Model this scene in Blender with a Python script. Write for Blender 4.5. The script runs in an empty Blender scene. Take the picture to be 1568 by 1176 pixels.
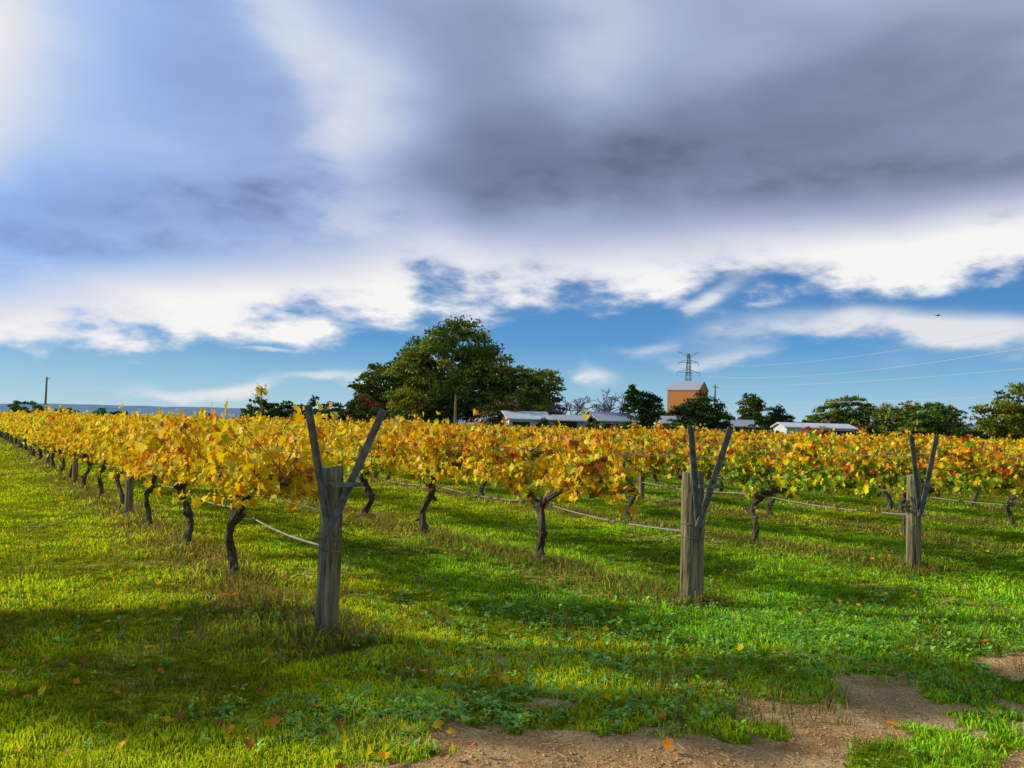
import bpy, math, random
import numpy as np
from mathutils import Vector, Matrix
rng = np.random.default_rng(7)
random.seed(7)
scene = bpy.context.scene
RD = np.array([-0.55, 0.835]); RD /= np.linalg.norm(RD)      # vine row direction
RP = np.array([RD[1], -RD[0]])                               # perpendicular (to the right)
ROWANG = math.atan2(RD[1], RD[0])
SUN_AZ, SUN_EL = math.radians(-82), math.radians(24)
CAM_H = 1.66

# ---------------------------------------------------------------- noise
def _h(ix, iy, s):
    v = np.sin(ix*127.1 + iy*311.7 + s*74.7)*43758.5453
    return v - np.floor(v)
def vnoise(x, y, s=0):
    ix, iy = np.floor(x), np.floor(y); fx, fy = x-ix, y-iy
    fx = fx*fx*(3-2*fx); fy = fy*fy*(3-2*fy)
    a=_h(ix,iy,s); b=_h(ix+1,iy,s); c=_h(ix,iy+1,s); d=_h(ix+1,iy+1,s)
    return (a*(1-fx)+b*fx)*(1-fy)+(c*(1-fx)+d*fx)*fy
def fbm(x, y, s=0, o=4):
    r=0; a=.5
    for i in range(o):
        r=r+a*vnoise(x*2**i, y*2**i, s+i*3.1); a*=.5
    return r/(1-.5**o)
def sstep(a,b,x):
    t=np.clip((x-a)/(b-a),0,1); return t*t*(3-2*t)

ROW_P = [2.38, 5.88, 9.95, 13.3] + [13.3+3.6*i for i in range(1,30)]
def row_dist(x,y):
    p = x*RP[0]+y*RP[1]
    d = np.full(np.shape(p), 99.0)
    for q in ROW_P: d = np.minimum(d, np.abs(p-q))
    a = x*RD[0]+y*RD[1]
    return np.where(a<5.6, 99.0, d)
def ground_h(x,y):
    x=np.asarray(x,float); y=np.asarray(y,float)
    r=np.sqrt(x*x+y*y)
    fade=np.exp(-(r/60.0)**2)
    h=(fbm(x*.5,y*.5,1,3)-.5)*.09+(fbm(x*2.2,y*2.2,5,3)-.5)*.07
    h=h+.05*np.exp(-(row_dist(x,y)/.45)**2)
    return h*fade
def dirt_mask(x,y):
    t=-.39*x+.92*y
    n=(fbm(x*.9,y*.9,11,4)-.5)*1.5
    n2=(fbm(x*3.5,y*3.5,13,3)-.5)
    a=1-sstep(4.0,4.6,t+n*.7+n2*.6)
    b=sstep(2.0,2.7,t+n*1.3+.25)
    left=sstep(-1.8,-.1,x+n*1.0+n2)
    patch=1-.92*sstep(.53,.64,fbm(x*2.1+3,y*2.1,21,4)+.07*sstep(1.4,2.6,x))
    far=sstep(.56,.74,fbm(x*1.3+9,y*1.3,31,4))*.42
    return np.clip(a*b*left*patch+far,0,1)

# ---------------------------------------------------------------- mesh helpers
def mesh_np(name, V, polys, mats, col=None, smooth=False, attrs=None):
    me=bpy.data.meshes.new(name)
    V=np.asarray(V,np.float32); me.vertices.add(len(V)); me.vertices.foreach_set('co',V.ravel())
    nl=sum(f.size for f,_ in polys); npz=sum(len(f) for f,_ in polys)
    me.loops.add(nl); me.polygons.add(npz)
    me.loops.foreach_set('vertex_index',np.concatenate([f.ravel() for f,_ in polys]).astype(np.int32))
    st=[];o=0;mi=[]
    for f,m in polys:
        st.append(o+np.arange(len(f))*f.shape[1]); o+=f.size; mi.append(np.full(len(f),m))
    me.polygons.foreach_set('loop_start',np.concatenate(st).astype(np.int32))
    me.polygons.foreach_set('material_index',np.concatenate(mi).astype(np.int32))
    me.polygons.foreach_set('use_smooth',np.full(npz,bool(smooth)))
    if col is not None:
        a=me.color_attributes.new('Col','FLOAT_COLOR','POINT')
        c=np.ones((len(V),4),np.float32); c[:,:3]=col; a.data.foreach_set('color',c.ravel())
    if attrs:
        for k,v in attrs.items():
            a=me.attributes.new(k,'FLOAT','POINT'); a.data.foreach_set('value',np.asarray(v,np.float32))
    for m in mats: me.materials.append(m)
    me.update(calc_edges=True); me.validate()
    return me
def add_obj(name, me, loc=(0,0,0), rotz=0, scale=None, parent=None):
    ob=bpy.data.objects.new(name,me); scene.collection.objects.link(ob)
    ob.location=loc; ob.rotation_euler=(0,0,rotz)
    if scale is not None: ob.scale=scale if hasattr(scale,'__len__') else (scale,)*3
    if parent: ob.parent=parent
    return ob
class Acc:
    def __init__(s): s.V=[];s.P=[];s.C=[];s.n=0
    def add(s,V,F,mat=0,col=(1,1,1)):
        V=np.asarray(V,float); s.V.append(V); s.P.append((np.asarray(F)+s.n,mat))
        c=np.empty((len(V),3)); c[:]=col; s.C.append(c); s.n+=len(V)
    def mesh(s,name,mats,smooth=False):
        return mesh_np(name,np.concatenate(s.V),s.P,mats,np.concatenate(s.C),smooth)
def tube(pts, rad, sides=6, jitter=0, seed=0):
    pts=np.asarray(pts,float); n=len(pts); rad=np.ones(n)*rad
    T=np.gradient(pts,axis=0); T/=np.linalg.norm(T,axis=1)[:,None]+1e-9
    ref=np.array([0,0,1.]) if abs(T[0,2])<.8 else np.array([1.,0,0])
    V=[]; r_=np.random.default_rng(seed)
    u=np.cross(T[0],ref); u/=np.linalg.norm(u)
    a=np.arange(sides)*2*math.pi/sides
    for i in range(n):
        u=u-T[i]*np.dot(u,T[i]); u/=np.linalg.norm(u)+1e-9
        w=np.cross(T[i],u)
        rr=rad[i]*(1+jitter*(r_.random(sides)-.5)) if jitter else np.full(sides,rad[i])
        V.append(pts[i]+ (np.cos(a)*rr)[:,None]*u+(np.sin(a)*rr)[:,None]*w)
    V=np.vstack(V+[pts[-1:]]); c=len(V)-1
    k=np.arange(sides); k2=(k+1)%sides
    Fq=np.concatenate([np.c_[i*sides+k,i*sides+k2,(i+1)*sides+k2,(i+1)*sides+k] for i in range(n-1)])
    Ft=np.c_[(n-1)*sides+k,(n-1)*sides+k2,np.full(sides,c)]
    return V,Fq,Ft
def acc_tube(A,pts,rad,sides=6,mat=0,col=(1,1,1),jitter=0,seed=0):
    V,Fq,Ft=tube(pts,rad,sides,jitter,seed)
    n0=A.n; A.add(V,Fq,mat,col); A.P.append((Ft+n0,mat))
def box(A,c,s,rotz=0,mat=0,col=(1,1,1),M=None):
    x,y,z=[v/2 for v in s]
    V=np.array([(-x,-y,-z),(x,-y,-z),(x,y,-z),(-x,y,-z),(-x,-y,z),(x,-y,z),(x,y,z),(-x,y,z)])
    if M is not None: V=V@np.array(M).T
    ca,sa=math.cos(rotz),math.sin(rotz)
    V=np.c_[V[:,0]*ca-V[:,1]*sa,V[:,0]*sa+V[:,1]*ca,V[:,2]]+np.array(c)
    F=np.array([(0,3,2,1),(4,5,6,7),(0,1,5,4),(1,2,6,5),(2,3,7,6),(3,0,4,7)])
    A.add(V,F,mat,col)

# ---------------------------------------------------------------- node expression helper
class S:
    def __init__(s,nt,k): s.nt=nt; s.k=k
    def _m(s,op,*a):
        n=s.nt.nodes.new('ShaderNodeMath'); n.operation=op
        for i,v in enumerate((s,)+a):
            if isinstance(v,S): s.nt.links.new(v.k,n.inputs[i])
            else: n.inputs[i].default_value=v
        return S(s.nt,n.outputs[0])
    def __add__(s,o): return s._m('ADD',o)
    __radd__=__add__
    def __sub__(s,o): return s._m('SUBTRACT',o)
    def __mul__(s,o): return s._m('MULTIPLY',o)
    __rmul__=__mul__
    def __truediv__(s,o): return s._m('DIVIDE',o)
    def __neg__(s): return s._m('MULTIPLY',-1.0)
    def exp(s): return s._m('EXPONENT')
    def mx(s,o): return s._m('MAXIMUM',o)
    def mn(s,o): return s._m('MINIMUM',o)
    def sm(s,a,b):
        n=s.nt.nodes.new('ShaderNodeMapRange'); n.interpolation_type='SMOOTHSTEP'
        s.nt.links.new(s.k,n.inputs['Value'])
        for nm,v in (('From Min',a),('From Max',b)):
            if isinstance(v,S): s.nt.links.new(v.k,n.inputs[nm])
            else: n.inputs[nm].default_value=v
        return S(s.nt,n.outputs['Result'])
def new_mat(name):
    m=bpy.data.materials.new(name); m.use_nodes=True; nt=m.node_tree; nt.nodes.clear()
    out=nt.nodes.new('ShaderNodeOutputMaterial'); return m,nt,out
def noise_tex(nt,scale,detail=4,rough=.55,vec=None,dist=0):
    n=nt.nodes.new('ShaderNodeTexNoise'); n.inputs['Scale'].default_value=scale
    n.inputs['Detail'].default_value=detail; n.inputs['Roughness'].default_value=rough; n.inputs['Distortion'].default_value=dist
    if vec: nt.links.new(vec,n.inputs['Vector'])
    return n
def ramp(nt,fac,stops):
    r=nt.nodes.new('ShaderNodeValToRGB'); e=r.color_ramp.elements
    while len(e)<len(stops): e.new(.5)
    for el,(p,c) in zip(e,stops): el.position=p; el.color=(*c,1)
    nt.links.new(fac,r.inputs[0]); return r
def mixc(nt,fac,a,b,mode='MIX'):
    n=nt.nodes.new('ShaderNodeMix'); n.data_type='RGBA'; n.blend_type=mode
    for s_,v in ((0,fac),(6,a),(7,b)):
        if isinstance(v,(int,float)): n.inputs[s_].default_value=v
        elif isinstance(v,tuple): n.inputs[s_].default_value=(*v,1)
        else: nt.links.new(v,n.inputs[s_])
    return n.outputs[2]

def mat_simple(name,stops,scale=8,stretch=(1,1,1),rough=.8,bump=.3,bdist=.02,metal=0,detail=5,coord='Object',spec=.3):
    m,nt,out=new_mat(name)
    tc=nt.nodes.new('ShaderNodeTexCoord'); mp=nt.nodes.new('ShaderNodeMapping'); mp.inputs['Scale'].default_value=stretch
    nt.links.new(tc.outputs[coord],mp.inputs[0])
    n=noise_tex(nt,scale,detail,.6,mp.outputs[0])
    r=ramp(nt,n.outputs[0],stops)
    p=nt.nodes.new('ShaderNodeBsdfPrincipled'); p.inputs['Roughness'].default_value=rough; p.inputs['Metallic'].default_value=metal
    p.inputs['Specular IOR Level'].default_value=spec
    nt.links.new(r.outputs[0],p.inputs['Base Color'])
    if bump:
        b=nt.nodes.new('ShaderNodeBump'); b.inputs['Strength'].default_value=bump; b.inputs['Distance'].default_value=bdist
        nt.links.new(n.outputs[0],b.inputs['Height']); nt.links.new(b.outputs[0],p.inputs['Normal'])
    nt.links.new(p.outputs[0],out.inputs[0]); return m
def mat_leaf(name,trans=.4,rand=.25,gloss=0):
    m,nt,out=new_mat(name)
    a=nt.nodes.new('ShaderNodeAttribute'); a.attribute_name='Col'
    c=a.outputs['Color']
    if rand:
        oi=nt.nodes.new('ShaderNodeObjectInfo'); hs=nt.nodes.new('ShaderNodeHueSaturation')
        nt.links.new(c,hs.inputs['Color']); r=S(nt,oi.outputs['Random'])
        nt.links.new(((r*rand)+(1-rand/2)).k,hs.inputs['Value'])
        nt.links.new((r*.03+.488).k,hs.inputs['Hue']); c=hs.outputs[0]
    p=nt.nodes.new('ShaderNodeBsdfDiffuse'); nt.links.new(c,p.inputs[0])
    t=nt.nodes.new('ShaderNodeBsdfTranslucent'); nt.links.new(c,t.inputs[0])
    mx=nt.nodes.new('ShaderNodeMixShader'); mx.inputs[0].default_value=trans
    nt.links.new(p.outputs[0],mx.inputs[1]); nt.links.new(t.outputs[0],mx.inputs[2]); o=mx.outputs[0]
    if gloss:
        g=nt.nodes.new('ShaderNodeBsdfAnisotropic'); g.inputs['Roughness'].default_value=.45
        m2=nt.nodes.new('ShaderNodeMixShader'); m2.inputs[0].default_value=gloss
        nt.links.new(o,m2.inputs[1]); nt.links.new(g.outputs[0],m2.inputs[2]); o=m2.outputs[0]
    nt.links.new(o,out.inputs[0])
    return m

M_leaf=mat_leaf('vine_leaf',.40,.16,.015)
M_grass=mat_leaf('grass_blade',.4,0)
M_weed=mat_leaf('weed_leaf',.35,0,.05)
M_tree=mat_leaf('tree_leaf',.2,.2)
M_bark=mat_simple('vine_bark',[(.3,(.024,.017,.011)),(.7,(.14,.105,.07))],30,(1,1,.25),.9,1.0,.03)
M_tbark=mat_simple('tree_bark',[(.3,(.06,.045,.035)),(.7,(.2,.16,.12))],3,(1,1,.3),.9,.5,.05)
M_cane=mat_simple('vine_cane',[(.3,(.12,.06,.03)),(.7,(.25,.13,.06))],20,rough=.7,bump=0)
M_post=mat_simple('weathered_wood',[(.30,(.035,.026,.015)),(.45,(.16,.13,.07)),(.7,(.40,.33,.18))],14,(2.2,2.2,.16),.95,1.0,.03,detail=8,spec=.1)
M_steel=mat_simple('weathered_steel',[(.3,(.07,.065,.05)),(.7,(.24,.23,.17))],18,rough=.7,bump=.3,metal=0)
M_wire=mat_simple('wire_plastic',[(.3,(.22,.20,.16)),(.7,(.36,.33,.27))],10,rough=.7,bump=0)
M_line=mat_simple('power_cable',[(.3,(.5,.5,.5)),(.7,(.6,.6,.6))],10,rough=.4,bump=0)

# ---------------------------------------------------------------- ground
def build_ground():
    n=640; k=9.0; ext=6000.
    u=np.linspace(-1,1,n); g=ext*np.sinh(k*u)/math.sinh(k)
    X,Y=np.meshgrid(g,g+5.0)
    x=X.ravel(); y=Y.ravel(); z=ground_h(x,y)
    i=np.arange(n-1); I,J=np.meshgrid(i,i); a=(J*n+I).ravel()
    F=np.c_[a,a+1,a+n+1,a+n]
    rowm=np.exp(-(row_dist(x,y)/.55)**2)
    m,nt,out=new_mat('ground_grass_soil')
    geo=nt.nodes.new('ShaderNodeNewGeometry'); pos=geo.outputs['Position']
    ad=nt.nodes.new('ShaderNodeAttribute'); ad.attribute_name='dirt'
    ar=nt.nodes.new('ShaderNodeAttribute'); ar.attribute_name='rowm'
    n1=noise_tex(nt,.55,4,.6,pos); n2=noise_tex(nt,9,6,.65,pos); n3=noise_tex(nt,60,3,.7,pos); n4=noise_tex(nt,2.5,5,.6,pos)
    gr=ramp(nt,n2.outputs[0],[(.32,(.04,.06,.008)),(.5,(.18,.25,.012)),(.68,(.46,.47,.02))])
    gr2=ramp(nt,n1.outputs[0],[(.35,(.75,.95,.8)),(.65,(1.3,1.15,.9))])
    gc=mixc(nt,1.0,gr.outputs[0],gr2.outputs[0],'MULTIPLY')
    brown=ramp(nt,n2.outputs[0],[(.3,(.07,.05,.02)),(.7,(.26,.18,.06))])
    gc=mixc(nt,(S(nt,ar.outputs['Fac'])*.75).k,gc,brown.outputs[0])
    so=ramp(nt,n4.outputs[0],[(.3,(.36,.20,.07)),(.5,(.66,.41,.17)),(.7,(.82,.56,.27))])
    so2=ramp(nt,n3.outputs[0],[(.3,(.5,.45,.4)),(.65,(1.1,1.1,1.1))])
    sc=mixc(nt,1.0,so.outputs[0],so2.outputs[0],'MULTIPLY')
    f=(S(nt,ad.outputs['Fac'])+(S(nt,n2.outputs[0])-.5)*1.6).sm(.35,.62)
    c=mixc(nt,f.k,gc,sc)
    p=nt.nodes.new('ShaderNodeBsdfDiffuse')
    nt.links.new(c,p.inputs[0])
    b=nt.nodes.new('ShaderNodeBump'); b.inputs['Strength'].default_value=1.0; b.inputs['Distance'].default_value=.09
    hh=S(nt,n2.outputs[0])+S(nt,n3.outputs[0])*.35
    nt.links.new(hh.k,b.inputs['Height']); nt.links.new(b.outputs[0],p.inputs['Normal'])
    nt.links.new(p.outputs[0],out.inputs[0])
    me=mesh_np('ground',np.c_[x,y,z],[(F,0)],[m],smooth=True,attrs={'dirt':dirt_mask(x,y),'rowm':rowm})
    add_obj('ground',me)
build_ground()

# ---------------------------------------------------------------- grass
def blades(N,rmin,rmax,hscale,seed,filt,colf,wmul=1.0,lean=(.2,1.1)):
    r=np.random.default_rng(seed)
    d=np.exp(r.uniform(math.log(rmin),math.log(rmax),N)); az=r.uniform(-.72,.72,N)
    x=d*np.sin(az); y=d*np.cos(az)
    keep=filt(x,y,r)
    x,y,d=x[keep],y[keep],d[keep]; n=len(x)
    z=ground_h(x,y)
    h,w,col=colf(x,y,d,r)
    h=h*hscale; w=w*wmul
    a=r.uniform(0,2*math.pi,n); la=r.uniform(0,2*math.pi,n); ln=r.uniform(lean[0],lean[1],n)*h
    bx,by=np.cos(a)*w/2,np.sin(a)*w/2
    lx,ly=np.cos(la)*ln,np.sin(la)*ln
    V=np.empty((n,5,3))
    V[:,0]=np.c_[x-bx,y-by,z-.01]; V[:,1]=np.c_[x+bx,y+by,z-.01]
    V[:,2]=np.c_[x-bx*.8+lx*.35,y-by*.8+ly*.35,z+h*.6]; V[:,3]=np.c_[x+bx*.8+lx*.35,y+by*.8+ly*.35,z+h*.6]
    V[:,4]=np.c_[x+lx,y+ly,z+h*r.uniform(.6,1.0,n)]
    o=np.arange(n)[:,None]*5
    F=np.concatenate([o+np.array([0,1,3]),o+np.array([0,3,2]),o+np.array([2,3,4])])
    C=np.repeat(col,5,axis=0).reshape(n,5,3); C[:,:2]*=.42  # blade feet darkened in colour to paint shade low in the grass
    return V.reshape(-1,3),F,C.reshape(-1,3)
def pick(r,n,cols,w):
    w=np.array(w,float); w/=w.sum(); return np.array(cols)[r.choice(len(cols),n,p=w)]
def f_main(x,y,r):
    dm=dirt_mask(x,y); return r.random(len(x))>dm*1.2
def c_main(x,y,d,r):
    n=len(x); pt=fbm(x*1.6,y*1.6,41,4); pt2=fbm(x*.35,y*.35,43,3); lump=fbm(x*5,y*5,47,2)
    h=(.013+.032*r.random(n))*(.05+1.0*pt+1.3*lump)*(1+.15*np.log(d/4))
    w=.0068*(d/5)**.8
    c=pick(r,n,[(.34,.50,.008),(.52,.60,.012),(.15,.33,.010),(.76,.62,.02),(.60,.40,.10)],[4,4,2.8,1.8,.8])
    c=c*(.26+1.35*sstep(.25,.75,pt)[:,None]*.9+.3*lump[:,None])
    yl=sstep(.35,.6,pt2+ .3*sstep(0,-4,x)-.25*sstep(0,3,x))[:,None]  # sunlit left painted yellower, shadier right darker green, in the blade colour
    c=c*(1-yl)*np.array([.66,1.03,1.0])+c*np.array([1.38,1.15,.7])*yl
    c=np.minimum(c,.9)
    rm=np.exp(-(row_dist(x,y)/.4)**2)
    h=h*(1+1.6*rm*r.random(n))
    br=(r.random(n)<rm*.65)
    c[br]=pick(r,br.sum(),[(.36,.23,.07),(.48,.33,.11),(.24,.17,.05)],[1,1,1])
    return h,w,c
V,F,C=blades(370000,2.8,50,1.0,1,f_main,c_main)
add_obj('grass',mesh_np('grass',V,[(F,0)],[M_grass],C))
POSTS=[]
for i,(px_,a_) in enumerate(zip(ROW_P,[6.1,5.75,5.95]+[6.0]*30)):
    POSTS.append((RP[0]*px_+RD[0]*a_,RP[1]*px_+RD[1]*a_))
def f_tall(x,y,r):
    rd=row_dist(x,y); cl=fbm(x*2.3,y*2.3,61,3)
    pr=np.exp(-(rd/.36)**2)*sstep(.36,.56,cl)
    for q in POSTS[:4]:
        pr=np.maximum(pr,np.exp(-(((x-q[0])**2+(y-q[1])**2)/.26**2)))
    pr=np.maximum(pr,.35*sstep(.62,.74,fbm(x*1.6,y*1.6,71,3)))
    return r.random(len(x))<pr
def c_tall(x,y,d,r):
    n=len(x); h=.05+.15*r.random(n)**1.8; w=.005*(d/5)**.8
    c=pick(r,n,[(.40,.26,.08),(.34,.32,.04),(.18,.28,.02),(.24,.14,.045)],[2.2,2,3,2.2]); return h,w,c
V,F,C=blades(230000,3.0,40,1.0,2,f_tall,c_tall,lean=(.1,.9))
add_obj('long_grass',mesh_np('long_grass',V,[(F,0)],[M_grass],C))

# ---------------------------------------------------------------- broadleaf weeds
def leaf_batch(P,T,N,s,outline,center,fold=.25,curl=.2):
    n=len(P); T=T/np.linalg.norm(T,axis=1)[:,None]
    B=np.cross(T,N); B/=np.linalg.norm(B,axis=1)[:,None]+1e-9; N=np.cross(B,T)
    o=np.vstack([center,outline]); k=len(o)
    u=o[:,0]; v=o[:,1]; w=fold*np.abs(u)
    rc=curl if hasattr(curl,'__len__') else np.full(n,curl)
    W=w[None,:]-rc[:,None]*(v[None,:]**2)
    V=P[:,None,:]+s[:,None,None]*(u[None,:,None]*B[:,None,:]+v[None,:,None]*T[:,None,:]+W[:,:,None]*N[:,None,:])
    tri=np.array([(0,i,i+1 if i+1<k else 1) for i in range(1,k)])
    F=(np.arange(n)[:,None,None]*k+tri[None]).reshape(-1,3)
    return V.reshape(-1,3),F,k
OUT_W=np.array([(0,0),(.28,.3),(.36,.65),(.2,.92),(0,1.05),(-.2,.92),(-.36,.65),(-.28,.3)])
def build_weeds():
    r=np.random.default_rng(5); P=[];T=[];N=[];S_=[];C=[]
    cen=[]
    for (cx,cy,sx,sy,n) in [(3.0,6.8,1.2,.7,680),(4.6,7.4,1.2,.9,460),(.5,6.2,.9,.9,760),(-.6,4.7,.5,.22,220),(.3,4.9,.7,.2,200),(2.2,7.6,.8,.5,240),
                             (-3.5,6,1.5,1.0,200),(4.5,5.8,1.5,.6,120),(1.7,4.9,1.0,.3,80),(2.2,4.2,.8,.3,40),(0.5,12,3,2,250),(4,10,2,1.5,250),(-.2,8.2,1,.8,200)]:
        for _ in range(n): cen.append((r.normal(cx,sx),r.normal(cy,sy)))
    for (x,y) in cen:
        if dirt_mask(np.array(x),np.array(y))>.6 or y<3.3: continue
        z=float(ground_h(x,y)); m=r.integers(5,11); sz=r.uniform(.013,.038)*(1+.02*y); hh=r.uniform(.01,.07)
        base=np.array([(.22,.46,.04),(.32,.56,.04),(.15,.38,.04)][r.integers(3)])*r.uniform(.8,1.25)
        for k in range(m):
            a=r.uniform(0,6.28); e=r.uniform(.1,1.1)
            t=np.array([math.cos(a)*math.cos(e),math.sin(a)*math.cos(e),math.sin(e)])
            P.append((x+t[0]*.015,y+t[1]*.015,z+hh*r.random())); T.append(t)
            N.append((-t[0]*math.sin(e),-t[1]*math.sin(e),math.cos(e)+.3)); S_.append(sz*r.uniform(.6,1.2)); C.append(base*r.uniform(.8,1.2))
    V,F,k=leaf_batch(np.array(P),np.array(T),np.array(N,float),np.array(S_),OUT_W,np.array([(0,.5)]),.3,.25)
    add_obj('broadleaf_weeds',mesh_np('weeds',V,[(F,0)],[M_weed],np.repeat(np.array(C),k,axis=0)))
build_weeds()

OUT_V=np.array([(0,-.15),(.35,-.5),(.75,-.3),(.62,.05),(1.0,.35),(.55,.45),(.5,.8),(.22,.72),(0,1.1),(-.22,.72),(-.5,.8),(-.55,.45),(-1.0,.35),(-.62,.05),(-.75,-.3),(-.35,-.5)])
OUT_F=np.array([(.45,-.45),(.9,.25),(.45,.75),(0,1.1),(-.45,.75),(-.9,.25),(-.45,-.45)])
CEN_V=np.array([(0,.1)])
YEL=(1.0,.72,.006); GOLD=(1.0,.55,.005); PALE=(1.0,.84,.08); ORG=(.92,.30,.008); BRN=(.42,.15,.025); GRN=(.15,.30,.010); YGR=(.66,.68,.012); RED=(.58,.07,.012)
def build_fallen():
    r=np.random.default_rng(15)
    n=1300
    d=np.exp(r.uniform(math.log(3.6),math.log(25),n)); az=r.uniform(-.75,.75,n); x=d*np.sin(az); y=d*np.cos(az)
    k=(r.random(n)<.25)|(row_dist(x,y)<.9)|((x<0)&(y<12)&(r.random(n)<.5)); x,y=x[k],y[k]; n=len(x)
    P=np.c_[x,y,ground_h(x,y)+.03+.025*r.random(n)]
    a=r.uniform(0,6.28,n); T=np.c_[np.cos(a),np.sin(a),r.normal(0,.3,n)]
    N=np.c_[r.normal(0,.4,n),r.normal(0,.4,n),np.ones(n)]
    s=r.uniform(.022,.048,n); C=pick(r,n,[ORG,BRN,GOLD,YEL,(.35,.2,.08)],[2.6,2.0,2.6,2.0,2.4])
    V,F,k=leaf_batch(P,T,N,s,OUT_V,CEN_V,.4,r.uniform(-.4,.5,n))
    add_obj('fallen_leaves',mesh_np('fallen_leaves',V,[(F,0)],[M_leaf],np.repeat(C*.85,k,axis=0)))
build_fallen()
def build_clods():
    r=np.random.default_rng(33); A=Acc()
    base=np.array([(1,0,0),(-1,0,0),(0,1,0),(0,-1,0),(0,0,1),(0,0,-1)],float)
    tri=np.array([(0,2,4),(2,1,4),(1,3,4),(3,0,4),(2,0,5),(1,2,5),(3,1,5),(0,3,5)])
    x=r.uniform(-2,5,6000); y=r.uniform(3.3,7,6000); k=dirt_mask(x,y)>.45
    for a,b in zip(x[k],y[k]):
        s=r.uniform(.003,.015)*np.array([1,r.uniform(.7,1.2),.6])
        A.add(base*s*r.uniform(.7,1.3,(6,1))+[a,b,float(ground_h(a,b))+.003],tri)
    for a,b in zip(x[k][:260],y[k][:260]):      # straw bits on the track
        an=r.uniform(0,3.14); L=r.uniform(.03,.09); z=float(ground_h(a,b))+.012
        acc_tube(A,[(a,b,z),(a+L*math.cos(an),b+L*math.sin(an),z+.006)],.0016,3,1)
    add_obj('soil_clods',A.mesh('clods',[mat_simple('clod',[(.3,(.3,.18,.07)),(.7,(.6,.4,.18))],9,bump=0),mat_simple('straw',[(.3,(.5,.4,.2)),(.7,(.7,.6,.3))],9,bump=0)]))
build_clods()

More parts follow.
